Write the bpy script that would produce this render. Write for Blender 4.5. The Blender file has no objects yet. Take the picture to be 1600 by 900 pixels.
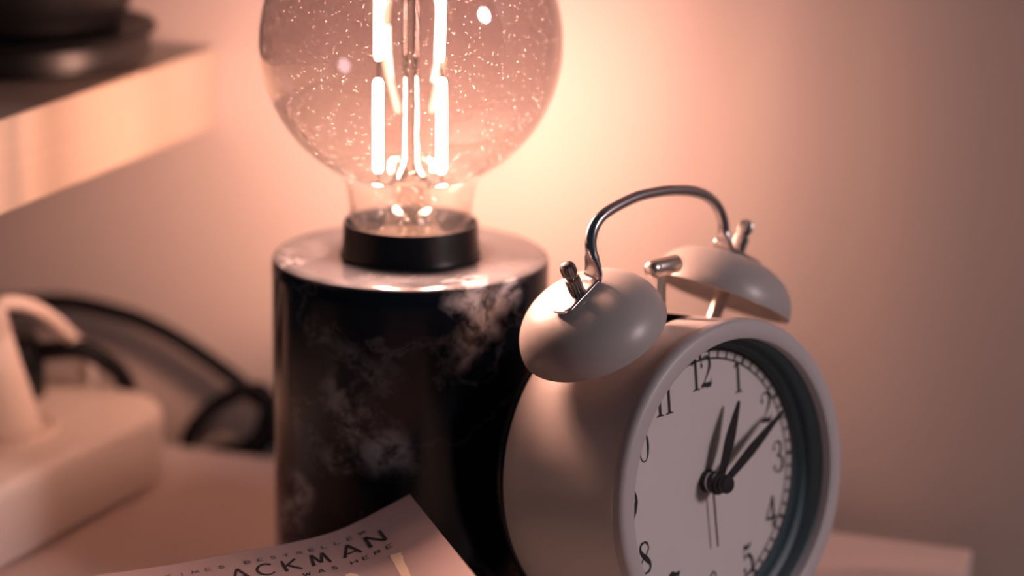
import bpy, bmesh, math, random
from mathutils import Vector, Matrix
random.seed(7)
R = math.radians
S = bpy.context.scene
COL = S.collection
Z0 = 0.55                                    # height of the table top in metres

def P(x, y, z):                              # millimetres (lamp foot = origin, table top = 0) -> metres
    return Vector((x * .001, y * .001, Z0 + z * .001))

# ------------------------------------------------------------------ camera
cam = bpy.data.cameras.new('camera')
cam.sensor_width = 36.0
cam.lens = 3545.5 / 1600 * 36
cam.clip_start = .01
camo = bpy.data.objects.new('camera', cam)
COL.objects.link(camo)
fwd = Vector((-.3040, .9153, -.2642)).normalized()
up = Vector((-.0974, .2455, .9645))
up = (up - fwd * up.dot(fwd)).normalized()
rt = fwd.cross(up)
Mc = Matrix((rt, up, -fwd)).transposed().to_4x4()
Mc.translation = P(250.57, -651.96, 290.2)
camo.matrix_world = Mc
cam.dof.use_dof = True
cam.dof.focus_distance = .652
cam.dof.aperture_fstop = 4.0
S.camera = camo

# ------------------------------------------------------------------ world, light, exposure
world = bpy.data.worlds.new('world')
S.world = world
world.use_nodes = True
wn = world.node_tree.nodes
wn['Background'].inputs[0].default_value = (.36, .56, .72, 1)
wn['Background'].inputs[1].default_value = .04

key = bpy.data.lights.new('room_lamp', 'AREA')
key.shape = 'DISK'
key.size = .30
key.energy = 9.6
key.color = (1.0, .79, .81)
ko = bpy.data.objects.new('room_lamp', key)
COL.objects.link(ko)
ko.location = P(1500, -250, 790)
ko.rotation_euler = (P(60, -20, 60) - ko.location).to_track_quat('-Z', 'Y').to_euler()

BULB = 1680.0                                 # filament radiance
S.view_settings.view_transform = 'Standard'
S.view_settings.look = 'None'
S.view_settings.exposure = 0.0
S.view_settings.gamma = 1.0
S.view_settings.use_curve_mapping = False
S.cycles.transparent_max_bounces = 24
S.cycles.max_bounces = 10
S.cycles.sample_clamp_indirect = 6.0
S.cycles.use_denoising = True

# ------------------------------------------------------------------ helpers
def link(name, me, mat, parent=None, label=None, smooth=None):
    o = bpy.data.objects.new(name, me)
    COL.objects.link(o)
    if mat: me.materials.append(mat)
    if parent: o.parent = parent
    if label: o['label'] = label
    if smooth is not None:
        me.shade_smooth()
        me.set_sharp_from_angle(angle=R(smooth))
    return o

def tag(o, label, cat, group=None):
    o['label'] = label
    o['category'] = cat
    if group: o['group'] = group
    return o

def empty(name, loc, label, cat, group=None):
    o = bpy.data.objects.new(name, None)
    o.empty_display_size = .02
    COL.objects.link(o)
    o.location = loc
    return tag(o, label, cat, group)

class G:
    """collects vertices (mm) and faces of one mesh; org is the frame origin in mm"""
    def __init__(s, org=(0, 0, 0)):
        s.v = []; s.f = []; s.org = Vector(org)
    def add(s, vs, fs):
        n = len(s.v)
        s.v += [Vector(q) for q in vs]
        s.f += [tuple(i + n for i in f) for f in fs]
    def lathe(s, prof, o=(0, 0, 0), ax=(0, 0, 1), n=64, mod=None):
        """prof: (r, h) list, revolved around ax through o"""
        ax = Vector(ax).normalized(); o = Vector(o)
        e1 = ax.orthogonal().normalized(); e2 = ax.cross(e1)
        vs = []; fs = []; rings = []
        for j, (r, h) in enumerate(prof):
            if r < 1e-6:
                rings.append([len(vs)]); vs.append(o + ax * h)
            else:
                ring = []
                for i in range(n):
                    t = 2 * math.pi * i / n
                    rr = r * (mod(i, j) if mod else 1)
                    ring.append(len(vs)); vs.append(o + ax * h + (e1 * math.cos(t) + e2 * math.sin(t)) * rr)
                rings.append(ring)
        for a, b in zip(rings, rings[1:]):
            for i in range(n):
                k = (i + 1) % n
                if len(a) == 1 and len(b) == 1: break
                if len(a) == 1: fs.append((a[0], b[k], b[i]))
                elif len(b) == 1: fs.append((a[i], a[k], b[0]))
                else: fs.append((a[i], a[k], b[k], b[i]))
        s.add(vs, fs)
    def tube(s, pts, r, n=12, w=None, wdir=None, caps=True):
        """sweep along pts; r radius (or list); w: list of (half width along wdir, half thickness)"""
        pts = [Vector(p) for p in pts]
        N = len(pts); vs = []; fs = []
        prev = None
        for i, p in enumerate(pts):
            t = (pts[min(i + 1, N - 1)] - pts[max(i - 1, 0)]).normalized()
            if wdir is not None:
                a = Vector(wdir); a = (a - t * a.dot(t)).normalized()
            else:
                a = t.orthogonal().normalized() if prev is None else (prev - t * prev.dot(t)).normalized()
            prev = a
            b = t.cross(a)
            for k in range(n):
                th = 2 * math.pi * k / n
                c, q = math.cos(th), math.sin(th)
                if w:
                    e = .55 if w[i][0] > w[i][1] * 1.3 else 1.0
                    vs.append(p + a * w[i][0] * math.copysign(abs(c) ** e, c) + b * w[i][1] * math.copysign(abs(q) ** e, q))
                else:
                    rr = r[i] if isinstance(r, (list, tuple)) else r
                    vs.append(p + (a * c + b * q) * rr)
        for i in range(N - 1):
            for k in range(n):
                m = (k + 1) % n
                fs.append((i * n + k, i * n + m, (i + 1) * n + m, (i + 1) * n + k))
        if caps:
            fs.append(tuple(range(n))[::-1]); fs.append(tuple((N - 1) * n + k for k in range(n)))
        s.add(vs, fs)
    def box(s, a, b):
        (x0, y0, z0), (x1, y1, z1) = a, b
        s.add([(x0, y0, z0), (x1, y0, z0), (x1, y1, z0), (x0, y1, z0), (x0, y0, z1), (x1, y0, z1), (x1, y1, z1), (x0, y1, z1)],
              [(0, 3, 2, 1), (4, 5, 6, 7), (0, 1, 5, 4), (1, 2, 6, 5), (2, 3, 7, 6), (3, 0, 4, 7)])
    def make(s, name, mat, parent=None, label=None, smooth=35, world=False):
        me = bpy.data.meshes.new(name)
        k = Z0 if world else 0
        me.from_pydata([((q.x - s.org.x) * .001, (q.y - s.org.y) * .001, (q.z - s.org.z) * .001 + k) for q in s.v], [], s.f)
        bm = bmesh.new(); bm.from_mesh(me)
        bmesh.ops.recalc_face_normals(bm, faces=bm.faces)
        bm.to_mesh(me); bm.free()
        return link(name, me, mat, parent, label, smooth)

def bevel(o, w, seg=3):
    m = o.modifiers.new('bevel', 'BEVEL')
    m.width = w * .001; m.segments = seg; m.limit_method = 'ANGLE'; m.angle_limit = R(40)

def spline(pts, n=8):
    """Catmull-Rom through pts"""
    pts = [Vector(p) for p in pts]
    ext = [pts[0] * 2 - pts[1]] + pts + [pts[-1] * 2 - pts[-2]]
    out = []
    for i in range(1, len(ext) - 2):
        p0, p1, p2, p3 = ext[i - 1:i + 3]
        for k in range(n):
            t = k / n
            out.append(.5 * ((2 * p1) + (p2 - p0) * t + (2 * p0 - 5 * p1 + 4 * p2 - p3) * t * t + (3 * p1 - p0 - 3 * p2 + p3) * t ** 3))
    out.append(pts[-1])
    return out

def ribbon(pts, ws, n=8, smooth=True):
    """2-D brush stroke: pts (x,y), ws widths -> verts, quads"""
    v3 = [Vector((p[0], p[1], w)) for p, w in zip(pts, ws)]
    q = spline(v3, n) if smooth and len(v3) > 2 else v3
    vs = []; fs = []
    for i, p in enumerate(q):
        t = (q[min(i + 1, len(q) - 1)] - q[max(i - 1, 0)]); t.z = 0
        t = t.normalized()
        nx, ny = -t.y, t.x
        w = max(p.z * (1.22 if n == 8 else 1), .004) / 2
        vs += [(p.x + nx * w, p.y + ny * w), (p.x - nx * w, p.y - ny * w)]
    for i in range(len(q) - 1):
        fs.append((2 * i, 2 * i + 1, 2 * i + 3, 2 * i + 2))
    return vs, fs

def disc2(cx, cy, r, n=14):
    return [(cx + r * math.cos(6.2832 * k / n), cy + r * math.sin(6.2832 * k / n)) for k in range(n)], [tuple(range(n))]

# ------------------------------------------------------------------ materials
def nodes(name):
    m = bpy.data.materials.new(name); m.use_nodes = True
    nt = m.node_tree
    return m, nt, nt.nodes, nt.links, nt.nodes['Principled BSDF']

def mat(name, col, rough=.5, metal=0, var=.06, scale=60, bump=0, bscale=900, spec=.5, coat=0, stretch=None):
    m, nt, N, L, b = nodes(name)
    tc = N.new('ShaderNodeTexCoord'); mp = N.new('ShaderNodeMapping')
    L.new(tc.outputs['Object'], mp.inputs[0])
    if stretch: mp.inputs['Scale'].default_value = stretch
    nz = N.new('ShaderNodeTexNoise'); nz.inputs['Scale'].default_value = scale; nz.inputs['Detail'].default_value = 4
    L.new(mp.outputs[0], nz.inputs['Vector'])
    mx = N.new('ShaderNodeMix'); mx.data_type = 'RGBA'
    mx.inputs['A'].default_value = (*[c * (1 - var) for c in col], 1)
    mx.inputs['B'].default_value = (*[min(1, c * (1 + var)) for c in col], 1)
    L.new(nz.outputs['Fac'], mx.inputs['Factor'])
    L.new(mx.outputs['Result'], b.inputs['Base Color'])
    b.inputs['Roughness'].default_value = rough
    b.inputs['Metallic'].default_value = metal
    b.inputs['Specular IOR Level'].default_value = spec
    b.inputs['Coat Weight'].default_value = coat
    if bump:
        n2 = N.new('ShaderNodeTexNoise'); n2.inputs['Scale'].default_value = bscale; n2.inputs['Detail'].default_value = 3
        L.new(mp.outputs[0], n2.inputs['Vector'])
        bp = N.new('ShaderNodeBump'); bp.inputs['Strength'].default_value = bump; bp.inputs['Distance'].default_value = .0004
        L.new(n2.outputs['Fac'], bp.inputs['Height']); L.new(bp.outputs[0], b.inputs['Normal'])
    return m

M = {}
M['wall'] = mat('wall_paint', (.53, .46, .43), .75, var=.02, scale=12, bump=.10, bscale=700)
M['floor'] = mat('floor_boards', (.22, .15, .10), .5, var=.25, scale=6, stretch=(1, 12, 1))
M['table'] = mat('table_laminate', (.64, .505, .46), .42, var=.03, scale=25, stretch=(1, 6, 1))
M['shelf'] = mat('pale_birch', (.42, .34, .27), .5, var=.06, scale=40, stretch=(1, .35, 9), bump=.05, bscale=300)
M['clock'] = mat('clock_cream_paint', (.63, .565, .54), .34, var=.02, bump=.03, bscale=2500)
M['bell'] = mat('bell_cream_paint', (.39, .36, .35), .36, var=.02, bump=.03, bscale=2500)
M['bezel'] = mat('clock_white_paint', (.48, .445, .46), .45, var=.02)
M['recess'] = mat('recess_grey', (.05, .11, .135), .45, var=.03)
M['dial'] = mat('dial_paper', (.74, .68, .67), .7, var=.03, bump=.03, bscale=3000)
M['print'] = mat('black_print', (.010, .013, .018), .7, var=.0)
M['hand'] = mat('black_hand', (.010, .010, .016), .4, var=.0)
M['brown_hand'] = mat('bronze_hand', (.10, .06, .05), .4, var=.0)
M['chrome'] = mat('chrome', (.60, .56, .57), .22, 1.0, var=.04, scale=300)
M['nut'] = mat('nut_steel', (.36, .33, .32), .28, 1.0, var=.1, scale=300)
M['chrome_sat'] = mat('satin_steel', (.66, .60, .55), .30, 1.0, var=.08, scale=200)
M['black'] = mat('black_plastic', (.003, .0045, .008), .35, var=.1, spec=.3)
M['void'] = mat('dark_opening', (.002, .002, .002), 1.0, var=0, spec=0)
M['cord'] = mat('black_cord', (.0035, .0045, .007), .6, var=.1, spec=.2)
M['white_plastic'] = mat('white_plastic', (.70, .61, .55), .45, var=.02)
M['dish'] = mat('black_glaze', (.0035, .0035, .004), .40, var=.15, spec=.35)
M['cover'] = mat('book_cover', (.47, .355, .36), .55, var=.05, scale=90, bump=.05, bscale=1800)
M['paper'] = mat('book_paper', (.70, .62, .50), .8, var=.06, scale=500, stretch=(.05, .05, 8))
M['cream_print'] = mat('cream_print', (.86, .70, .55), .6, var=.03)
M['grey_print'] = mat('grey_print', (.11, .10, .11), .6, var=.1)
M['wire'] = mat('pale_rod', (.008, .007, .006), .6, var=.02, spec=.1)
M['lead'] = mat('lead_wire', (.004, .003, .0025), .6, 0, var=.05, spec=.1)

def emit(name, col, k):
    m, nt, N, L, b = nodes(name)
    b.inputs['Base Color'].default_value = (.02, .02, .02, 1)
    b.inputs['Specular IOR Level'].default_value = 0
    b.inputs['Emission Color'].default_value = (*col, 1)
    b.inputs['Emission Strength'].default_value = k
    return m
M['filament'] = emit('filament_glow', (1.0, .535, .395), BULB)
M['filament_upper'] = emit('filament_glow_upper', (1.0, .535, .395), BULB * .12)
M['filament_dim'] = emit('filament_glow_rear', (1.0, .66, .36), 2.6)

def thin_glass(name, top, bottom, z0, z1, refl=1.0, dust=0.0):
    """thin blown glass: tinted straight-through transmission + fresnel mirror + specks of dust"""
    m = bpy.data.materials.new(name); m.use_nodes = True
    nt = m.node_tree; N = nt.nodes; L = nt.links
    N.clear()
    out = N.new('ShaderNodeOutputMaterial')
    tr = N.new('ShaderNodeBsdfTransparent'); gl = N.new('ShaderNodeBsdfGlossy')
    gl.inputs['Roughness'].default_value = .03
    fr = N.new('ShaderNodeFresnel'); fr.inputs['IOR'].default_value = 1.5
    ge = N.new('ShaderNodeNewGeometry'); io = N.new('ShaderNodeMapRange')     # a thin shell reflects alike from inside and outside
    io.inputs['To Min'].default_value = 1.5; io.inputs['To Max'].default_value = 1 / 1.5
    L.new(ge.outputs['Backfacing'], io.inputs['Value']); L.new(io.outputs[0], fr.inputs['IOR'])
    tc = N.new('ShaderNodeTexCoord'); sx = N.new('ShaderNodeSeparateXYZ')
    L.new(tc.outputs['Object'], sx.inputs[0])
    mr = N.new('ShaderNodeMapRange'); mr.interpolation_type = 'SMOOTHSTEP'
    mr.inputs['From Min'].default_value = z0; mr.inputs['From Max'].default_value = z1
    L.new(sx.outputs['Z'], mr.inputs['Value'])
    mx = N.new('ShaderNodeMix'); mx.data_type = 'RGBA'
    mx.inputs['A'].default_value = (*bottom, 1); mx.inputs['B'].default_value = (*top, 1)
    L.new(mr.outputs[0], mx.inputs['Factor']); L.new(mx.outputs['Result'], tr.inputs['Color'])
    mu = N.new('ShaderNodeMath'); mu.operation = 'MULTIPLY'; mu.inputs[1].default_value = refl
    mu.use_clamp = True
    L.new(fr.outputs[0], mu.inputs[0])
    ms = N.new('ShaderNodeMixShader')
    L.new(mu.outputs[0], ms.inputs[0]); L.new(tr.outputs[0], ms.inputs[1]); L.new(gl.outputs[0], ms.inputs[2])
    last = ms
    if dust:
        vo = N.new('ShaderNodeTexVoronoi'); vo.inputs['Scale'].default_value = 950
        nz = N.new('ShaderNodeTexNoise'); nz.inputs['Scale'].default_value = 250; nz.inputs['Detail'].default_value = 3
        va = N.new('ShaderNodeVectorMath'); va.operation = 'MULTIPLY_ADD'
        va.inputs[1].default_value = (.002, .002, .002)
        L.new(nz.outputs['Color'], va.inputs[0]); L.new(tc.outputs['Object'], va.inputs[2])
        L.new(va.outputs[0], vo.inputs['Vector'])
        ra = N.new('ShaderNodeMapRange')
        ra.inputs['From Min'].default_value = .10; ra.inputs['From Max'].default_value = .24
        ra.inputs['To Min'].default_value = 1; ra.inputs['To Max'].default_value = 0
        L.new(vo.outputs['Distance'], ra.inputs['Value'])
        sc = N.new('ShaderNodeSeparateColor'); L.new(vo.outputs['Color'], sc.inputs[0])
        gt = N.new('ShaderNodeMath'); gt.operation = 'GREATER_THAN'; gt.inputs[1].default_value = .72
        L.new(sc.outputs[0], gt.inputs[0])
        m1 = N.new('ShaderNodeMath'); m1.operation = 'MULTIPLY'
        L.new(ra.outputs[0], m1.inputs[0]); L.new(gt.outputs[0], m1.inputs[1])
        m2 = N.new('ShaderNodeMath'); m2.operation = 'MULTIPLY_ADD'
        m2.inputs[1].default_value = dust; m2.inputs[2].default_value = dust * .016
        L.new(m1.outputs[0], m2.inputs[0])
        tl = N.new('ShaderNodeBsdfTranslucent'); tl.inputs['Color'].default_value = (.9, .86, .82, 1)
        m3 = N.new('ShaderNodeMixShader')
        L.new(m2.outputs[0], m3.inputs[0]); L.new(ms.outputs[0], m3.inputs[1]); L.new(tl.outputs[0], m3.inputs[2])
        last = m3
    L.new(last.outputs[0], out.inputs['Surface'])
    return m
M['globe'] = thin_glass('smoked_glass', (.50, .455, .475), (.90, .86, .83), .122, .186, 1.9, .36)
M['stem_glass'] = thin_glass('clear_glass', (.93, .92, .90), (.93, .92, .90), 0, 1, 1.6, .0)
M['frosted'] = thin_glass('frosted_glass', (.85, .82, .78), (.85, .82, .78), 0, 1, 1.2, .006)
M['clock_glass'] = thin_glass('clock_glass', (.96, .96, .96), (.96, .96, .96), 0, 1, .8, .0)

def marble():
    m, nt, N, L, b = nodes('black_marble')
    tc = N.new('ShaderNodeTexCoord')
    wp = N.new('ShaderNodeTexNoise'); wp.inputs['Scale'].default_value = 45; wp.inputs['Detail'].default_value = 6
    L.new(tc.outputs['Object'], wp.inputs['Vector'])
    ad = N.new('ShaderNodeVectorMath'); ad.operation = 'MULTIPLY_ADD'; ad.inputs[1].default_value = (.022,) * 3
    L.new(wp.outputs['Color'], ad.inputs[0]); L.new(tc.outputs['Object'], ad.inputs[2])
    ofs = Vector((.011, .011, .011))
    total = None
    def addv(sock):
        nonlocal total
        if total is None: total = sock; return
        q = N.new('ShaderNodeMath'); q.operation = 'MAXIMUM'
        L.new(total, q.inputs[0]); L.new(sock, q.inputs[1]); total = q.outputs[0]
    for (x, y, z, r, k) in [(-2, -44, 68, 9, .8), (-6, -43, 74, 8, .6), (6, -43, 60, 9, .6), (13, -42, 55, 6, .3), (-9, -43, 58, 6, .7), (-4, -44, 87, 7, .25), (4, -44, 82, 7, .25),
                            (34, -28, 100, 7, 1.0), (31, -31, 107, 7, 1.0), (29, -33, 92, 6, .5), (39, -20, 106, 7, 1.0), (22, -38, 90, 6, .2),
                            (-17, -40, 97, 5, .35), (-12, -42, 95, 4, .3), (-24, -37, 36, 7, .9), (-28, -34, 28, 8, .9), (-33, -29, 20, 9, 1.),
                            (-34, -20, 110, 9, .8), (30, -24, 110, 9, .9), (-12, 30, 110, 10, .6)]:
        d = N.new('ShaderNodeVectorMath'); d.operation = 'DISTANCE'
        d.inputs[1].default_value = Vector((x, y, z)) * .001 + ofs
        L.new(ad.outputs[0], d.inputs[0])
        mr = N.new('ShaderNodeMapRange')
        mr.inputs['From Min'].default_value = r * .0003; mr.inputs['From Max'].default_value = r * .00135
        mr.inputs['To Min'].default_value = k; mr.inputs['To Max'].default_value = 0
        L.new(d.outputs['Value'], mr.inputs['Value']); addv(mr.outputs[0])
    br = N.new('ShaderNodeTexNoise'); br.inputs['Scale'].default_value = 130; br.inputs['Detail'].default_value = 8; br.inputs['Roughness'].default_value = .7
    L.new(ad.outputs[0], br.inputs['Vector'])
    rp = N.new('ShaderNodeMapRange'); rp.inputs['From Min'].default_value = .43; rp.inputs['From Max'].default_value = .58
    L.new(br.outputs['Fac'], rp.inputs['Value'])
    mu = N.new('ShaderNodeMath'); mu.operation = 'MULTIPLY'
    L.new(total, mu.inputs[0]); L.new(rp.outputs[0], mu.inputs[1])
    # cloudy paler top face: grazing bulb light and wall glare painted into the colour
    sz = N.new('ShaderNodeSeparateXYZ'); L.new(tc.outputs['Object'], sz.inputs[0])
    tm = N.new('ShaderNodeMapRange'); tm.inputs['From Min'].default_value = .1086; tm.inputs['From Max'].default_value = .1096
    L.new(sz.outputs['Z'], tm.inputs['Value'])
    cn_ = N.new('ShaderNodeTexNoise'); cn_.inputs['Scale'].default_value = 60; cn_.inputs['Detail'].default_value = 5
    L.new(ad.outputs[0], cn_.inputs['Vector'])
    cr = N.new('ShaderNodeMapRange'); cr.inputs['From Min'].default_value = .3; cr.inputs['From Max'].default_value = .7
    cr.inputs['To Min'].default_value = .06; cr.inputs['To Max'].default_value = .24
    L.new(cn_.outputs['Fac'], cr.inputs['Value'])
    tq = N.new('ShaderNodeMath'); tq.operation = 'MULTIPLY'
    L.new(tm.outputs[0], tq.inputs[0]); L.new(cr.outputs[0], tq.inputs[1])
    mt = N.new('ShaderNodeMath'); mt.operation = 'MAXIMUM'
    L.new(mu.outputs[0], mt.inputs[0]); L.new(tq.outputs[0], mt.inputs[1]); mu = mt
    # thin veins
    vn = N.new('ShaderNodeTexNoise'); vn.inputs['Scale'].default_value = 28; vn.inputs['Detail'].default_value = 5
    L.new(ad.outputs[0], vn.inputs['Vector'])
    s1 = N.new('ShaderNodeMath'); s1.operation = 'SUBTRACT'; s1.inputs[1].default_value = .5
    L.new(vn.outputs['Fac'], s1.inputs[0])
    ab = N.new('ShaderNodeMath'); ab.operation = 'ABSOLUTE'; L.new(s1.outputs[0], ab.inputs[0])
    vr = N.new('ShaderNodeMapRange'); vr.inputs['From Min'].default_value = 0; vr.inputs['From Max'].default_value = .010
    vr.inputs['To Min'].default_value = .10; vr.inputs['To Max'].default_value = 0
    L.new(ab.outputs[0], vr.inputs['Value'])
    mx2 = N.new('ShaderNodeMath'); mx2.operation = 'MAXIMUM'
    L.new(mu.outputs[0], mx2.inputs[0]); L.new(vr.outputs[0], mx2.inputs[1])
    cm = N.new('ShaderNodeMix'); cm.data_type = 'RGBA'
    cm.inputs['A'].default_value = (.005, .008, .014, 1); cm.inputs['B'].default_value = (.52, .53, .58, 1)
    L.new(mx2.outputs[0], cm.inputs['Factor']); L.new(cm.outputs['Result'], b.inputs['Base Color'])
    b.inputs['Roughness'].default_value = .17
    b.inputs['Specular IOR Level'].default_value = .34
    return m
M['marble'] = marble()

# ------------------------------------------------------------------ setting
WALL = 106.0
def structure(name, a, b, m):
    g = G(); g.box(a, b)
    o = g.make(name, m, smooth=None, world=True)
    o['kind'] = 'structure'
    return o
structure('wall_back', (-1800, WALL, -550), (1800, WALL + 120, 1900), M['wall'])
structure('floor', (-1800, -2200, -570), (1800, WALL, -550), M['floor'])

# ------------------------------------------------------------------ bedside table
tb = empty('bedside_table', P(-60, -100, -550), 'pale laminate bedside table standing a finger away from the wall', 'table')
org = (-60, -100, -550)
g = G(org); g.box((-330, -300, -22), (172.4, 89.4, 0)); o = g.make('tabletop', M['table'], tb, smooth=None); bevel(o, .8)
for lx in (-312, 148):
    for ly in (-282, 66):
        g = G(org)
        g.add([(lx - 14, ly - 14, -550), (lx + 14, ly - 14, -550), (lx + 14, ly + 14, -550), (lx - 14, ly + 14, -550),
               (lx - 18, ly - 18, -22), (lx + 18, ly - 18, -22), (lx + 18, ly + 18, -22), (lx - 18, ly + 18, -22)],
              [(0, 3, 2, 1), (4, 5, 6, 7), (0, 1, 5, 4), (1, 2, 6, 5), (2, 3, 7, 6), (3, 0, 4, 7)])
        g.make('leg', M['table'], tb, smooth=None)

# ------------------------------------------------------------------ wall shelf
g = G((-300, -30, 138)); g.box((-520, -180, 122.6), (-117.6, WALL, 152.6))
o = g.make('wall_shelf', M['shelf'], smooth=None); o.location = P(-300, -30, 138); bevel(o, 1.2)
tag(o, 'thick pale wooden shelf fixed to the wall, its lit end towards the bulb', 'shelf')

# ------------------------------------------------------------------ dark dishes on the shelf
DX, DY, DZ = -171, 51, 152.8
g = G((DX, DY, DZ))
g.lathe([(0, DZ), (44, DZ), (45, DZ + .8), (45, DZ + 2.0), (48.6, DZ + 3.0), (48.8, DZ + 4), (47.6, DZ + 9.5), (50.4, DZ + 10.6), (51, DZ + 11.8), (50, DZ + 13.2),
         (46, DZ + 11.5), (40, DZ + 9.8), (0, DZ + 9.2)], (DX, DY, 0), n=96)
o = g.make('dish', M['dish'], smooth=50); o.location = P(DX, DY, DZ)
tag(o, 'low dark glazed dish lying directly on the pale shelf, lower of two', 'dish', 'dark dishes on the shelf')
bz = DZ + 9.9
g = G((DX, DY, bz))
g.lathe([(0, bz), (36, bz), (38, bz + 1), (38, bz + 4), (41, bz + 9), (44, bz + 16), (47.5, bz + 26), (48, bz + 28), (46.5, bz + 28), (42, bz + 16), (36, bz + 6), (0, bz + 5)], (DX, DY, 0), n=96)
o = g.make('bowl', M['dish'], smooth=50); o.location = P(DX, DY, bz)
tag(o, 'black flaring bowl standing in the low dark dish on the shelf', 'bowl', 'dark dishes on the shelf')

# ------------------------------------------------------------------ lamp
lamp = empty('table_lamp', P(0, 0, 0), 'table lamp with black veined marble cylinder and bare globe bulb', 'lamp')
g = G(); H = 109.9
prof = [(0, 0), (42.5, 0), (43.6, .5), (44, 1.6)] + [(44, 1.6 + (H - 3.4) * i / 24) for i in range(1, 25)] + [(43.5, H - .5), (42.6, H)] + [(42.6 * (1 - i / 12), H) for i in range(1, 12)] + [(0, H)]
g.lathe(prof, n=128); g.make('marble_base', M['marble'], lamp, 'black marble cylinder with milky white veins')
g = G()
g.lathe([(18, H), (22.2, H), (22.4, H + .8), (21.7, H + 2.2), (21.3, H + 10.3), (21.1, H + 10.8), (20.5, H + 10.8), (20.3, H + 10.2), (20.3, H + .6), (18, H + .4), (18, H)], n=96)
g.make('collar', M['black'], lamp, 'black ring that holds the bulb')
g = G()
g.lathe([(0, H + .2), (15, H + .2), (15, H + 1.8), (13.6, H + 2.2), (13.4, H + 6), (0, H + 6)], n=48)
g.make('socket', M['chrome_sat'], lamp)
# globe bulb
GZ, GR = 177.7, 47.2
gp = [(14.0, H + 6.2), (17.0, H + 8.0), (18.9, H + 10.5), (19.4, H + 13.5), (19.6, H + 16.5)]
for i in range(4, 61):
    t = R(-90 + 180 * i / 60)
    r, z = GR * math.cos(t), GZ + GR * math.sin(t)
    if r < 21.0 and t < 0: continue
    gp.append((r if i < 60 else 0, z))
q = spline([(r, z, 0) for r, z in gp[:8]], 5)
gp = [(p.x, p.y) for p in q] + gp[8:]
g = G(); g.lathe(gp, n=128)
bulb = g.make('bulb', M['globe'], lamp, 'smoked glass globe bulb with glowing filaments', smooth=80)
Rr = Vector((.9490, .3152, 0)); Ff = Vector((-.3152, .9490, 0))
def LP(a, d, z): return Rr * a + Ff * d + Vector((0, 0, z))
FN = Vector((-.6, .8, 0))                # broad side of the filament strips (LED phosphor strips are flat)
def filament(p, q, m, r=1.25):
    g = G(); p = Vector(p); q = Vector(q); ax = (q - p); L_ = ax.length; ax.normalize()
    pts = [p + ax * d for d in (0, .4, 1.3, L_ - 1.3, L_ - .4, L_)]
    k = (.45, .75, 1, 1, .75, .45)
    g.tube(pts, 0, 14, [(r * .48 * i, r * i) for i in k], FN)
    g.make('filament', M[m], bulb)
filament(LP(-10.2, -2, 136.8), LP(-10.2, -2, 166.0), 'filament')
filament(LP(9.7, -2, 136.8), LP(9.5, -2, 166.5), 'filament')
filament(LP(-10.0, -2, 172.2), LP(-9.9, -2, 196), 'filament_upper')
filament(LP(8.7, -2, 172.0), LP(9.4, -2, 196), 'filament_upper')
filament(LP(-9.0, 9, 171.5), LP(-4.6, 12, 153.0), 'filament_dim', .9)
filament(LP(9.6, 9, 171.8), LP(6.0, 12, 153.2), 'filament_dim', .9)
filament(LP(-8.4, 9, 181.0), LP(-7.0, 12, 202), 'filament_dim', .9)
g = G()
g.lathe([(12.5, H + 6.4), (9.0, H + 8.5), (7.0, H + 13), (6.2, H + 18), (5.6, H + 23), (4.8, H + 26.5), (3.6, H + 28.5), (2.7, H + 31), (2.6, H + 60), (2.6, 213), (1.6, 215), (0, 215.5)], n=40)
g.make('glass_stem', M['stem_glass'], bulb, 'clear glass stem in the middle of the globe', smooth=60)
g = G()
g.lathe([(0, H + 7), (4.2, H + 7), (4.6, H + 12), (4.2, H + 19), (3.0, H + 25), (2.0, H + 27), (0, H + 27.5)], n=32)
g.make('stem_core', M['frosted'], bulb, smooth=60)
for a in (-1.9, 1.2):
    g = G(); g.tube([LP(a, 0, H + 27), LP(a, 0, 160), LP(a, 0, 212)], .62, 10); g.make('support_rod', M['wire'], bulb)
for s_, fa in ((-1, -10.2), (1, 9.7)):
    g = G(); g.tube(spline([LP(s_ * 2.4, 0, H + 24), LP(s_ * 5.2, -1, H + 24.2), LP(fa * .93, -2, H + 22.4), LP(fa, -2, H + 24), LP(fa, -2, H + 27)], 6), .38, 8)
    g.make('lead_wire', M['lead'], bulb)
    g = G(); g.tube([LP(s_ * 1.8, -1, H + 27), LP(s_ * 5.0, -2, H + 25.2), LP(s_ * 6.6, -2.5, H + 22.2)], 1.0, 8)
    g.make('glass_fin', M['lead'], bulb)
for z, aa, bb in ((169.2, -10.1, -10.0), (169.3, 9.6, 8.8)):
    g = G(); g.tube([LP(aa, -2, z - 3.2), LP(bb, -2, z + 3)], .45, 8); g.make('joining_wire', M['lead'], bulb)
# cord of the lamp: leaves the foot at the back, hangs over the rear edge, runs left along the wall
pts = [(-30, 31, 5), (-38, 48, 4), (-50, 72, 6), (-66, 89, 10), (-80, 94.5, 17), (-99, 95.5, 21), (-110, 95.5, 28.7), (-128.5, 95.5, 38.9), (-142, 95.5, 44.6), (-155.6, 95.5, 48.1),
       (-177.8, 95.5, 50.5), (-197.6, 95.5, 48.2), (-212, 95.5, 46.2), (-235, 93, 41), (-262, 86, 28), (-285, 74, 12), (-300, 60, 4.5), (-305, 40, 3.4), (-306, 0, 3.4)]
g = G(); g.tube(spline(pts, 8), 3.3, 12)
g.make('cord', M['cord'], lamp, 'black power cord running along the wall', smooth=60)
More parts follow.
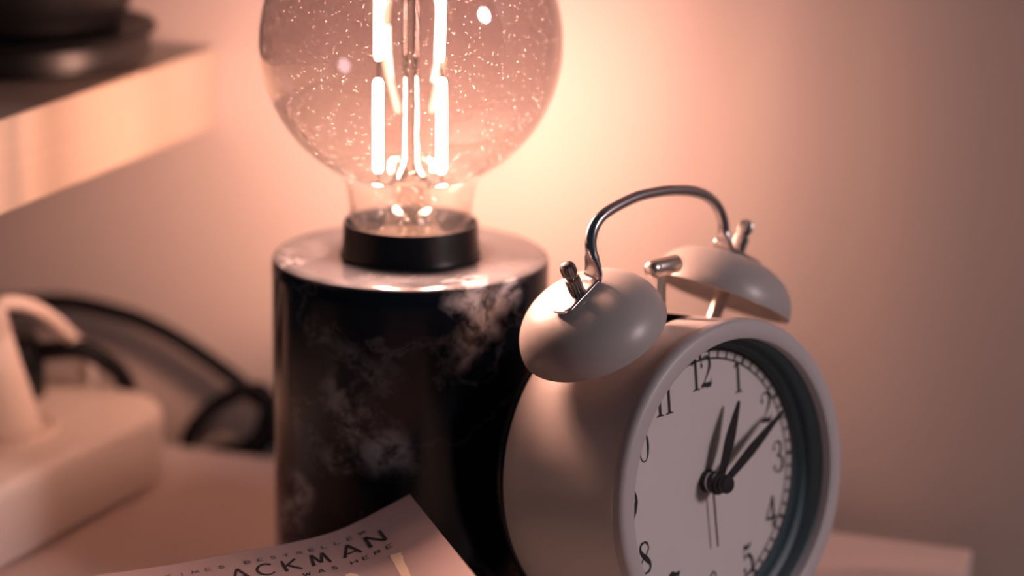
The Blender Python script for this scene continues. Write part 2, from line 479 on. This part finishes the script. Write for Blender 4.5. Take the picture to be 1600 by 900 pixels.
# second loop of cord dropping behind the rear edge
lp = empty('cord_loop', P(-96, 95, 0), 'slack black cord loop drooping behind the rear table edge', 'cord')
pts = [(-70, 94.5, -40), (-84, 94.5, -6), (-92, 95, 12), (-95.7, 95, 23.6), (-105.9, 95, 22.4), (-117.7, 94.5, 14.9), (-125.6, 94.5, 5.7), (-128, 94.5, -3), (-126, 95, -20), (-110, 95, -40), (-70, 94.5, -40)]
g = G((-96, 95, 0)); g.tube(spline(pts, 8), 3.2, 12); g.make('cord', M['cord'], lp, smooth=60)
pts = [(-93, 95, 22), (-95, 95.5, 12), (-97, 95.5, 5), (-103, 95.5, -1), (-112, 95, -3), (-119, 95, -6), (-120, 95, -16)]
g = G((-96, 95, 0)); g.tube(spline(pts, 8), [3.0 + 2.0 * math.sin(math.pi * i / 48) for i in range(49)], 12); g.make('cord', M['cord'], lp, smooth=60)

# ------------------------------------------------------------------ power strip and plugs
st = empty('power_strip', P(-150, -70, 0), 'long white power strip lying on the table at left', 'power strip')
ang = math.atan(.115); sd = Vector((math.sin(ang), math.cos(ang), 0)); sw = Vector((math.cos(ang), -math.sin(ang), 0))
edge0 = Vector((-112.6, 62, 0))              # far right corner of the strip
WS, LS, HS = 72.0, 280.0, 30.0
def SP(a, b, z): return edge0 - sw * a - sd * b + Vector((0, 0, z))     # a across from the right face, b back along it
def rrect(ins, rad):
    out = []
    for cx, cy, t0 in ((ins + rad, ins + rad, 180), (WS - ins - rad, ins + rad, 270), (WS - ins - rad, LS - ins - rad, 0), (ins + rad, LS - ins - rad, 90)):
        for k in range(9):
            t = R(t0 + 90 * k / 8)
            out.append((cx + rad * math.cos(t), cy + rad * math.sin(t)))
    return out
g = G((-150, -70, 0))
lay = [(5.0, 0), (5.0, 2.8), (.5, 3.0), (0, 4.0), (0, HS - 5), (.5, HS - 2.6), (1.8, HS - .9), (3.8, HS), (20, HS)]
vs = []; fs = []; n = 36
for ins, z in lay:
    vs += [SP(a, b, z) for a, b in rrect(ins, max(21 - ins, 4))]
for j in range(len(lay) - 1):
    for k in range(n):
        m_ = (k + 1) % n
        fs.append((j * n + k, j * n + m_, (j + 1) * n + m_, (j + 1) * n + k))
fs.append(tuple(range(n))); fs.append(tuple((len(lay) - 1) * n + k for k in range(n)))
g.add(vs, fs); g.make('housing', M['white_plastic'], st, smooth=50)
for b in (62, 112, 162, 212):
    g = G((-150, -70, 0)); c = SP(WS / 2 + 2, b, HS)
    g.lathe([(22, .0), (21.6, .9), (20.2, 1.1), (19.6, .4), (19.2, .08), (0, .08)], c, (0, 0, 1), n=48)
    g.make('socket', M['white_plastic'], st)
c = SP(WS / 2 + 2, 62, 0); print('socket0', c)
PX, PY = -157, 3
pl = empty('plug', P(PX, PY, HS), 'white tapered mains plug standing in the power strip', 'plug')
g = G((PX, PY, HS))
g.lathe([(0, HS + .1), (15.6, HS + .1), (16.2, HS + 1), (15.8, HS + 5), (13.8, HS + 14), (10.8, HS + 24), (8.8, HS + 32), (8.2, HS + 35), (0, HS + 35)], (PX, PY, 0), n=48)
g.make('housing', M['white_plastic'], pl, smooth=50)
g = G((PX, PY, HS)); pr = []
for k in range(6):
    z = HS + 34.8 + k * 1.7
    pr += [(8.0 - .3 * k, z), (8.0 - .3 * k, z + .9), (6.2 - .2 * k, z + 1.0), (6.2 - .2 * k, z + 1.7)]
g.lathe([(0, HS + 34.8)] + pr + [(0, HS + 45)], (PX, PY, 0), n=32); g.make('strain_relief', M['white_plastic'], pl)
pts = [(PX, PY, HS + 40), (-154, 7, HS + 45.5), (-149.5, 14, 74), (-147.2, 22, 69.5), (-147.6, 32, 63), (-149.5, 44, 55), (-157.3, 66, 42.3), (-161, 78, 30), (-166, 84.5, 14), (-174, 86, 4), (-186, 86, 2.7), (-214, 84, 2.7)]
g = G((PX, PY, HS)); g.tube(spline(pts, 8), 2.6, 12); g.make('cord', M['white_plastic'], pl, 'white flex arching away behind the plug', smooth=60)
BX, BY = -171, 42
bp = empty('plug', P(BX, BY, HS), 'black plug half hidden behind the white tapered plug', 'plug')
g = G((BX, BY, HS))
g.lathe([(0, HS + .1), (10.5, HS + .1), (11, HS + 1), (11, HS + 12), (9.5, HS + 21), (8, HS + 24), (0, HS + 24.5)], (BX, BY, 0), n=40); g.make('housing', M['black'], bp, smooth=50)
pts = [(BX, BY, HS + 16), (-165.4, 43.5, 46.6), (-157.9, 46, 47.2), (-147, 49.5, 47.8), (-141, 55, 42.5), (-138.6, 62.5, 35), (-138.2, 67.5, 25), (-138.4, 69, 14), (-140, 71, 6), (-146, 75, 3.8), (-160, 78, 3.7), (-190, 76, 3.7), (-216, 70, 3.7)]
g = G((BX, BY, HS)); g.tube(spline(pts, 8), 3.6, 12); g.make('cord', M['cord'], bp, 'black flex bending over the strip end', smooth=60)

# ------------------------------------------------------------------ alarm clock   (local: x = to its right, y = backwards, z = up its face)
CC = Vector((115.33, -29.99, 56.9))
cl = Vector((.4627, .8865, 0)).normalized(); cu = Vector((-.1090, .0569, .9924)); cu = (cu - cl * cu.dot(cl)).normalized()
cn = cl.cross(cu)                            # face normal
Mk = Matrix((cl, -cn, cu)).transposed().to_4x4()
base = CC - cu * 56 - cn * 26
Mk.translation = P(*base)
ck = empty('alarm_clock', P(*base), 'cream twin bell alarm clock with arched steel handle in front of the lamp', 'clock')
ck.matrix_world = Mk
def K(a, b, c): return (a, -26 - c, b + 56)  # a right, b up, c forward of the rim plane (mm) -> local
def KG(): return G()
def klathe(g, prof, n=96, at=(0, 0), mod=None):   # prof (r, c) about the face axis
    g.lathe([(r, c) for r, c in prof], K(at[0], at[1], 0), (0, -1, 0), n=n, mod=mod)
g = KG(); klathe(g, [(47.5, -4.2), (48.7, -4.4), (48.8, -5.2), (48.8, -12), (48.8, -20), (48.8, -30), (48.8, -40), (48.8, -49.2), (48.3, -50), (46, -50)], 128)
g.make('body', M['clock'], ck)
g = KG(); klathe(g, [(46, -49.6), (48.4, -50.0), (49.0, -50.6), (49.0, -51.8), (48.2, -53.0), (45, -54.2), (30, -54.8), (0, -54.8)], 128)
g.make('back_cover', M['black'], ck, 'black rear rim and cover')
g = KG(); klathe(g, [(44.0, -3.4), (44.0, -.8), (44.2, -.3), (44.7, 0), (46.4, .12), (48.4, .02), (49.3, -.4), (49.8, -1.2), (50.0, -2.4), (49.9, -3.6), (49.3, -4.3), (47.5, -4.4)], 160)
g.make('bezel', M['bezel'], ck, 'white rounded front rim')
g = KG(); klathe(g, [(44.05, -3.2), (43.6, -3.4), (43.4, -8.2), (42.2, -8.8), (41.6, -9.0), (41.3, -11.0), (40.7, -11.6), (40.4, -12.2)], 128)
g.make('recess_ring', M['recess'], ck, 'stepped grey green ring inside the rim')
DC = -12.1
g = KG(); klathe(g, [(41, DC - .6), (41, DC), (30, DC), (15, DC), (0, DC)], 96)
dial = g.make('dial', M['dial'], ck)
g = KG(); klathe(g, [(43.6, -2.9), (30, -2.9), (0, -2.9)], 64); g.make('front_glass', M['clock_glass'], ck)

def flat(g, vs, fs, c, f=None, th=0):
    pts = [K(*(f(x, y) if f else (x, y)), c) for x, y in vs]
    g.add(pts, fs)
# numerals: brush strokes in a unit box
def oval(cx, cy, rx, ry, thick, thin, n=24):
    vs = []; fs = []
    for k in range(n):
        t = 2 * math.pi * k / n
        w = thin + (thick - thin) * abs(math.cos(t)) ** 1.6
        c, s = math.cos(t), math.sin(t)
        vs += [((cx + rx * c), cy + ry * s), (cx + (rx - w) * c, cy + (ry - thin) * s)]
    for k in range(n):
        a, b = 2 * k, 2 * ((k + 1) % n)
        fs.append((a, a + 1, b + 1, b))
    return vs, fs
def sixnine(flip):
    st_ = [([(.78, .86), (.60, .98), (.40, .88), (.20, .60), (.12, .32), (.28, .03), (.50, 0)], [.06, .05, .09, .16, .17, .09, .05]),
           ([(.50, 0), (.76, .10), (.84, .30), (.74, .50), (.54, .57), (.32, .50), (.20, .36)], [.05, .12, .17, .12, .05, .04, .03])]
    out = [ribbon(p, w) for p, w in st_] + [disc2(.74, .86, .07)]
    return [([(1 - x, 1 - y) for x, y in v], f) for v, f in out] if flip else out
GLY = {
 '1': [ribbon([(.5, 0), (.5, .5), (.5, .97)], [.17, .17, .17], smooth=False), ribbon([(.56, .98), (.40, .93), (.22, .82)], [.05, .10, .05]), ribbon([(.22, .0), (.5, .025), (.78, .0)], [.03, .06, .03])],
 '2': [ribbon([(.14, .74), (.20, .90), (.45, .99), (.74, .90), (.80, .70), (.66, .48), (.38, .22), (.10, .03)], [.05, .05, .05, .13, .17, .11, .05, .05]), disc2(.19, .73, .085),
       ribbon([(.08, .05), (.30, .10), (.55, .07), (.80, .07)], [.08, .12, .14, .14]), ribbon([(.80, .03), (.86, .12), (.90, .26)], [.10, .07, .03])],
 '3': [ribbon([(.16, .80), (.26, .95), (.48, 1), (.72, .90), (.74, .72), (.60, .57), (.38, .53)], [.04, .05, .05, .13, .15, .09, .04]),
       ribbon([(.38, .53), (.66, .50), (.84, .34), (.80, .14), (.58, .0), (.30, .02), (.14, .14)], [.04, .08, .17, .16, .07, .05, .04]), disc2(.20, .80, .085), disc2(.19, .16, .09)],
 '4': [ribbon([(.66, .99), (.36, .64), (.06, .30)], [.09, .075, .075], smooth=False), ribbon([(.04, .28), (.92, .28)], [.09, .09], smooth=False), ribbon([(.64, 0), (.64, .99)], [.17, .17], smooth=False), ribbon([(.42, .015), (.88, .015)], [.04, .04], smooth=False)],
 '5': [ribbon([(.20, .93), (.42, .88), (.62, .92), (.82, 1.0)], [.10, .13, .10, .03]), ribbon([(.22, .94), (.19, .5)], [.05, .05], smooth=False),
       ribbon([(.19, .48), (.38, .61), (.66, .58), (.84, .34), (.76, .10), (.52, 0), (.28, .03), (.14, .14)], [.04, .06, .14, .18, .13, .05, .05, .05]), disc2(.20, .15, .09)],
 '6': sixnine(False), '9': sixnine(True),
 '7': [ribbon([(.10, .90), (.34, .94), (.60, .88), (.90, .94)], [.10, .14, .13, .07]), ribbon([(.88, .93), (.62, .58), (.46, .28), (.42, 0)], [.05, .06, .12, .17]), ribbon([(.12, .97), (.08, .72)], [.07, .03], smooth=False)],
 '8': [ribbon([(.50, 1.0), (.26, .94), (.18, .78), (.34, .60), (.62, .44), (.84, .27), (.78, .08), (.50, 0)], [.05, .09, .13, .16, .18, .14, .09, .05]),
       ribbon([(.50, 0), (.22, .06), (.14, .24), (.30, .44), (.60, .60), (.78, .78), (.70, .94), (.50, 1.0)], [.05, .07, .08, .05, .04, .07, .08, .05])],
 '0': [oval(.5, .5, .40, .5, .17, .045)],
}
NR, NH, NW = 33.1, 9.5, 5.8
for num in range(1, 13):
    a = R(90 - 30 * num); cx, cy = NR * math.cos(a), NR * math.sin(a)
    g = KG(); s_ = str(num)
    pitch = 4.0 if s_ == '11' else 4.5
    for i, ch in enumerate(s_):
        ox = cx + (i - (len(s_) - 1) / 2) * pitch - NW / 2
        for vs, fs in GLY[ch]:
            flat(g, vs, fs, DC + .06, lambda x, y: (ox + x * NW, cy + (y - .5) * NH))
    g.make('numeral', M['print'], dial, smooth=None)
g = KG()
def ring(g, r0, r1, c, n=180):
    vs = []; fs = []
    for k in range(n):
        t = 2 * math.pi * k / n
        vs += [K(r0 * math.cos(t), r0 * math.sin(t), c), K(r1 * math.cos(t), r1 * math.sin(t), c)]
    for k in range(n):
        a, b = 2 * k, 2 * ((k + 1) % n); fs.append((a, a + 1, b + 1, b))
    g.add(vs, fs)
ring(g, 36.7, 37.35, DC + .06); ring(g, 39.2, 40.3, DC + .06)
for k in range(60):
    t = 2 * math.pi * k / 60; w = .75 if k % 5 else 1.2
    c, s_ = math.cos(t), math.sin(t)
    g.add([K(r * c - q * s_ * w / 2, r * s_ + q * c * w / 2, DC + .06) for r, q in ((37.2, -1), (39.5, -1), (39.5, 1), (37.2, 1))], [(0, 1, 2, 3)])
g.make('minute_track', M['print'], dial, smooth=None)
# hands
def hand(name, tip, c, prof, m, tail=0.0, th=.35):
    g = KG(); L_ = math.hypot(*tip); d = (tip[0] / L_, tip[1] / L_); e = (-d[1], d[0])
    pts = [(x * L_, w) for x, w in prof]
    lo = [K(d[0] * x + e[0] * w / 2, d[1] * x + e[1] * w / 2, c) for x, w in pts] + [K(d[0] * x - e[0] * w / 2, d[1] * x - e[1] * w / 2, c) for x, w in pts[::-1]]
    hi = [(x, y - th, z) for x, y, z in lo]; n = len(lo)
    g.add(lo + hi, [tuple(range(n)), tuple(range(n, 2 * n))] + [(i, (i + 1) % n, n + (i + 1) % n, n + i) for i in range(n)])
    g.make(name, M[m], ck, smooth=None)
hand('hour_hand', (10.7, 23.0), -7.2, [(0, 3.0), (.1, 2.8), (.30, 3.5), (.48, 4.2), (.60, 4.0), (.80, 2.7), (.97, 1.3), (1, .7)], 'hand')
hand('minute_hand', (29.0, 16.3), -5.6, [(0, 2.8), (.1, 2.6), (.3, 3.2), (.45, 3.6), (.6, 3.1), (.8, 2.0), (.97, 1.1), (1, .6)], 'hand')
hand('alarm_hand', (.7, -20.3), -10.0, [(0, .55), (.9, .5), (1, .35)], 'brown_hand')
g = KG(); klathe(g, [(0, DC), (3.5, DC), (3.5, -10.2), (0, -10.2)], 48); g.make('hub_boss', M['black'], ck)
g = KG(); klathe(g, [(0, -10.2), (3.3, -10.2), (3.4, -9.9), (3.3, -9.5), (0, -9.5)], 48); g.make('hub_ring', M['chrome'], ck)
g = KG(); klathe(g, [(0, -9.5), (3.2, -9.5), (3.2, -8.6), (3.6, -8.4), (3.6, -7.3), (3.2, -7.1), (0, -7.1)], 48); g.make('hub_disc', M['black'], ck)
g = KG(); klathe(g, [(0, -7.1), (3.0, -7.1), (3.0, -5.9), (2.4, -5.8), (2.4, -5.2), (2.75, -5.1), (2.8, -3.9), (2.5, -3.4), (1.2, -3.2), (0, -3.2)], 48); g.make('hub_cap', M['hand'], ck)

# bells, posts, nuts
def bell(sgn):
    t, tn, hb, RB, qq = .489, .098, 14.2, 22.4, .715
    ax = Vector((sgn * math.sin(t), -math.sin(tn), math.cos(t) * math.cos(tn))).normalized()   # local axes (x, y, z)
    o = Vector(K(sgn * 28.1, 49.5, -27.7))
    g = KG(); pr = []
    for k in range(25):
        th = math.pi / 2 * k / 24
        pr.append((RB * math.cos(th) ** qq, hb * math.sin(th)))
    pr[-1] = (0, hb)
    inner = [(max(r - .9, 0), max(h - .8, 0)) for r, h in pr[:-1]][::-1]
    pr = [(0, hb - .9)] + inner + pr
    g.lathe(pr, o, ax, n=96)
    g.make('bell', M['bell'], ck, smooth=50)
    g = KG()
    g.lathe([(0, -9.5), (2.2, -9.5), (2.2, 6), (2.2, hb - 1), (0, hb - 1)], o, ax, n=20); g.make('bell_post', M['chrome_sat'], ck)
    kn = lambda i, j: 1 - .09 * (i % 2)
    g = KG(); b0 = hb + 1.5
    g.lathe([(0, b0 - 1), (2.3, b0 - 1), (2.3, b0 + 4.6), (1.7, b0 + 4.8), (1.7, b0 + 5.9), (2.3, b0 + 6.1), (2.4, b0 + 8.2), (2.1, b0 + 9.3), (1.2, b0 + 10.0), (0, b0 + 10.2)], o, ax, n=36, mod=kn)
    g.make('thumb_nut', M['nut'], ck, smooth=30)
    return o, ax, hb
(oL, aL, hb), (oR, aR, _) = bell(-1), bell(1)
# handle: round rod flattened into drilled tabs under the nuts
def tabpts(o, ax, sgn):
    tan = Vector((ax.z * sgn, 0, -ax.x * sgn)).normalized()          # outwards along the bell top
    c = o + ax * (hb + .5)
    return c, tan
cL, tL = tabpts(oL, aL, -1); cR, tR = tabpts(oR, aR, 1)
yh = K(0, 0, -25)[1]
left = [cL + tL * 9, cL + tL * 5, cL, cL - tL * 4.0, cL - tL * 6.8]
right = [cR - tR * 6.8, cR - tR * 4.0, cR, cR + tR * 5, cR + tR * 9]
mid = [K(-28.8, 67.8, -25.5), K(-29.6, 72.5, -25), K(-29.6, 77.0, -25), K(-27.3, 81.4, -25), K(-22, 84.3, -25), K(-10.6, 86.7, -25), K(-2, 87.0, -25), K(6.1, 86.5, -25), K(15, 85.0, -25), K(21.5, 82.4, -25), K(26.2, 78.2, -25), K(28.2, 73.5, -25), K(28.6, 70.0, -25.2), K(28.8, 67.2, -25.5)]
ctrl = left + [Vector(q) for q in mid] + right
path = spline(ctrl, 5)
wid = []
N_ = len(path)
for i in range(N_):
    u_ = i / 5
    e_ = min(u_, len(ctrl) - 1 - u_)
    if e_ < .35: wid.append((2.6, .55))
    elif e_ < 4.2: wid.append((3.7, .6))
    else:
        k = min(1, (e_ - 4.2) / 2.6); k = k * k * (3 - 2 * k)
        wid.append((3.7 * (1 - k) + 1.75 * k, .6 * (1 - k) + 1.75 * k))
g = KG(); g.tube(path, 0, 16, wid, (0, 1, 0)); g.make('handle', M['chrome'], ck, smooth=50)
# hammer
g = KG()
hd = Vector(K(-6.6, 64.4, -25))
g.lathe([(0, 0), (1.3, .15), (2.2, .8), (2.75, 2.0), (2.8, 3.2), (2.75, 3.4), (2.8, 3.6), (2.8, 12.4), (2.6, 12.8), (0, 12.8)], hd, (1, 0, 0), n=32)
g.make('hammer', M['chrome_sat'], ck, smooth=40)
g = KG(); p0 = K(-1.6, 47, -25.4); p1 = K(-.2, 63, -25.4)
g.tube([p0, K(-.9, 55, -25.4), p1], 0, 12, [(1.7, .5)] * 3, (1, 0, 0)); g.make('hammer_arm', M['chrome_sat'], ck)
g = KG(); vs = []; fs = []
for i in range(13):
    a_ = -7 + 14 * i / 12; b_ = math.sqrt(48.95 ** 2 - a_ * a_)
    vs += [K(a_, b_, -20), K(a_, b_, -30)]
fs = [(2 * i, 2 * i + 1, 2 * i + 3, 2 * i + 2) for i in range(12)]
g.add(vs, fs); g.make('hammer_slot', M['void'], ck)
dn = Vector((0, math.asin(cn.z), -1)).normalized()          # straight down, in the clock's own axes
for a_, b_, c_, r_ in ((-20, -43.5, -12, 3.4), (20, -43.5, -12, 3.4), (-16, -45.5, -46, 3.0), (16, -45.5, -46, 3.0)):
    g = KG(); top = Vector(K(a_, b_, c_))            # the clock leans back on four feet, the front ones longer
    zl = ((Mk @ (top * .001)).z - Z0) * 1000
    g.lathe([(0, 0), (r_, 0), (r_ * .9, zl - .8), (r_ * .75, zl), (0, zl)], top, dn, n=24)
    g.make('foot', M['clock'], ck)

# ------------------------------------------------------------------ paperback
KX, KY = 20.3, -53.2
be = Vector((-.8, -.6, 0)); bd = Vector((.6, -.8, 0))
SZ = [(-.01, 50), (5, 47.7), (10, 45.5), (15, 43.3), (20, 41.4), (25, 40.1), (30, 39.2), (39.4, 38.1), (53, 37.2), (66, 36.0), (77.5, 35.3), (89, 34.9), (105, 34.6), (128, 34.4)]
def zc(s):
    for (a, za), (b, zb) in zip(SZ, SZ[1:]):
        if s <= b: 
            t = (s - a) / (b - a); return za + (zb - za) * t
    return SZ[-1][1]
BW, BL = 128.0, 196.0
def BP(s, t, dz=0): 
    q = Vector((KX, KY, 0)) + be * s + bd * t
    return (q.x, q.y, zc(s) + dz)
bo = (KX + be.x * 64 + bd.x * 98, KY + be.y * 64 + bd.y * 98, 0)
book = empty('paperback_book', P(*bo), 'dusty pink paperback with curled cover lying beside the marble lamp', 'book')
def sheet(name, m, ds, dt, lift, th, parent, label=None, fz=None):
    g = G(bo); ss = [BW * (i / 64) ** 1.3 for i in range(65)]; ts = (dt, BL - dt)
    fz = fz or zc
    vs = []
    for s in ss:
        s2 = max(s, ds)
        for t in ts:
            q = Vector((KX, KY, 0)) + be * s2 + bd * t
            vs += [(q.x, q.y, fz(s2) + lift), (q.x, q.y, fz(s2) + lift - th)]
    fs = []
    for i in range(64):
        a, b = 4 * i, 4 * i + 4
        fs += [(a, a + 2, b + 2, b), (a + 1, b + 1, b + 3, a + 3), (a, b, b + 1, a + 1), (a + 2, a + 3, b + 3, b + 2)]
    fs += [(0, 1, 3, 2), (256, 258, 259, 257)]
    g.add(vs, fs)
    return g.make(name, m, parent, label, smooth=40)
cover = sheet('cover', M['cover'], 0, 0, 0, .35, book, 'dusty pink front cover curling up at its corner')
low = lambda k: (lambda s: 33.6 + (zc(s) - 34.2) * k)
sheet('page', M['paper'], .6, .6, -.6, .12, book, fz=lambda s: 33.8 + (zc(s) - 34.2) * .86)
sheet('page', M['paper'], .8, .8, -.9, .12, book, fz=lambda s: 33.8 + (zc(s) - 34.2) * .62)
sheet('page', M['paper'], 1.0, .8, -1.1, .12, book, fz=lambda s: 33.8 + (zc(s) - 34.2) * .35)
g = G(bo); q = [Vector((KX, KY, 0)) + be * s + bd * t for s, t in ((1, 1), (127.6, 1), (127.6, 195), (1, 195))]
g.add([(p.x, p.y, .4) for p in q] + [(p.x, p.y, 33) for p in q], [(0, 1, 2, 3), (4, 5, 6, 7), (0, 1, 5, 4), (1, 2, 6, 5), (2, 3, 7, 6), (3, 0, 4, 7)])
g.make('page_block', M['paper'], book, 'cream edges of the pages', smooth=None)
g = G(bo); q = [Vector((KX, KY, 0)) + be * s + bd * t for s, t in ((0, 0), (128, 0), (128, 196), (0, 196))]
g.add([(p.x, p.y, 0) for p in q] + [(p.x, p.y, .4) for p in q], [(0, 1, 2, 3), (4, 5, 6, 7), (0, 1, 5, 4), (1, 2, 6, 5), (2, 3, 7, 6), (3, 0, 4, 7)])
g.make('back_cover', M['cover'], book, smooth=None)
g = G(bo); vs = []
for t in (0, BL):
    q = Vector((KX, KY, 0)) + be * 127.7 + bd * t; q2 = q + be * .5
    vs += [(q.x, q.y, 0), (q2.x, q2.y, 0), (q2.x, q2.y, 34.4), (q.x, q.y, 34.4)]
g.add(vs, [(0, 1, 2, 3), (4, 5, 6, 7), (0, 1, 5, 4), (1, 2, 6, 5), (2, 3, 7, 6), (3, 0, 4, 7)]); g.make('spine', M['cover'], book, smooth=None)
# lettering: brush-stroke capitals (x to the right, y up, unit box)
LET = {
 'A': [[(0, 0), (.5, 1)], [(.5, 1), (1, 0)], [(.14, .26), (.86, .26)]],
 'B': [[(.1, 0), (.1, 1)], [(.1, 1), (.6, .98), (.78, .78), (.6, .56), (.1, .54)], [(.1, .54), (.7, .52), (.9, .28), (.7, .03), (.1, 0)]],
 'C': [[(.95, .86), (.6, 1), (.2, .85), (.03, .5), (.2, .15), (.6, 0), (.95, .14)]],
 'E': [[(.1, 0), (.1, 1)], [(.1, 1), (.9, 1)], [(.1, .53), (.75, .53)], [(.1, 0), (.9, 0)]],
 'H': [[(.08, 0), (.08, 1)], [(.92, 0), (.92, 1)], [(.08, .5), (.92, .5)]],
 'I': [[(.5, 0), (.5, 1)]],
 'K': [[(.1, 0), (.1, 1)], [(.9, 1), (.12, .42)], [(.3, .56), (.98, 0)]],
 'L': [[(.1, 1), (.1, 0)], [(.1, 0), (.85, 0)]],
 'M': [[(0, 0), (.17, 1)], [(.17, 1), (.5, .15)], [(.5, .15), (.83, 1)], [(.83, 1), (1, 0)]],
 'N': [[(.06, 0), (.06, 1)], [(.06, 1), (.94, 0)], [(.94, 0), (.94, 1)]],
 'R': [[(.1, 0), (.1, 1)], [(.1, 1), (.65, .98), (.85, .76), (.65, .52), (.1, .5)], [(.5, .5), (.92, 0)]],
 'S': [[(.86, .86), (.5, 1), (.16, .8), (.4, .54), (.8, .34), (.7, .05), (.4, 0), (.08, .14)]],
 'T': [[(.5, 0), (.5, 1)], [(.02, 1), (.98, 1)]],
 'W': [[(0, 1), (.25, 0)], [(.25, 0), (.5, .9)], [(.5, .9), (.75, 0)], [(.75, 0), (1, 1)]],
}
def word(name, letters, t0, t1, w, sw_, m, label=None):
    """letters: (character, s of its centre); t0 top and t1 baseline on the cover"""
    g = G(bo); h = t1 - t0
    for ch, sc in letters:
        for stroke in LET[ch]:
            pts = [((x - .5) * w, y * h) for x, y in stroke]
            if len(pts) == 2:                 # subdivide so the stroke follows the curl
                (xa, ya), (xb, yb) = pts
                pts = [(xa + (xb - xa) * k / 4, ya + (yb - ya) * k / 4) for k in range(5)]
            wd = [sw_ * (1.15 - .3 * k / (len(pts) - 1)) for k in range(len(pts))]
            vs, fs = ribbon(pts, wd, 3)
            g.add([BP(sc - x, t1 - y, .12) for x, y in vs], fs)
    return g.make(name, M[m], cover, label, smooth=None)
word('author_name', [('B', 56.5), ('A', 55.2), ('C', 47.8), ('K', 40.2), ('M', 31.8), ('A', 22.6), ('N', 15.0)][2:] + [('A', 55.4)], 12.2, 20.2, 5.0, .9, 'print', 'large dark brushed capitals')
row = [('R', 16.8 + 0)]
top = 'TIMES BESTSELLER'
word('bestseller_line', [(ch, 16.8 + 3.85 * (len(top) - 1 - i)) for i, ch in enumerate(top) if ch != ' '], 7.6, 9.6, 2.0, .36, 'grey_print', 'thin grey small capitals')
word('other_title_line', [('H', 23.6), ('E', 20.1), ('R', 16.6), ('E', 13.1), ('S', 29.3), ('A', 33.3), ('W', 37.5)], 23.7, 25.9, 2.1, .34, 'print', 'thin dark small capitals')
def patch(name, poly):
    g = G(bo); n = len(poly) // 2
    L_, Rr_ = poly[:n], poly[n:][::-1]
    vs = []; fs = []
    for (a, b), (c, d) in zip(L_, Rr_):
        for k in range(5):
            vs.append(BP(a + (c - a) * k / 4, b + (d - b) * k / 4, .12))
    for i in range(n - 1):
        for k in range(4):
            fs.append((i * 5 + k, i * 5 + k + 1, i * 5 + k + 6, i * 5 + k + 5))
    g.add(vs, fs); g.make(name, M['cream_print'], cover, 'rough cream brush stroke of the title', smooth=None)
patch('title_stroke', [(14.3, 29.9), (14.6, 31.6), (14.8, 33.9), (14.6, 35.2), (14.9, 38.1), (15.1, 41.7), (15.2, 45.3), (15.3, 52), (15.6, 60),
                       (12.6, 60), (13.1, 52), (13.1, 46.7), (12.6, 42.8), (12.4, 38.4), (12.2, 36.4), (11.7, 34.5), (11.9, 33.2), (11.5, 31.9)])
patch('title_stroke', [(28.1, 31.2), (28.0, 33), (27.6, 36), (27.4, 42), (27.4, 50), (27.6, 60), (24.0, 60), (24.0, 50), (24.2, 42), (24.8, 36), (24.7, 33.4), (26.1, 31.0)])
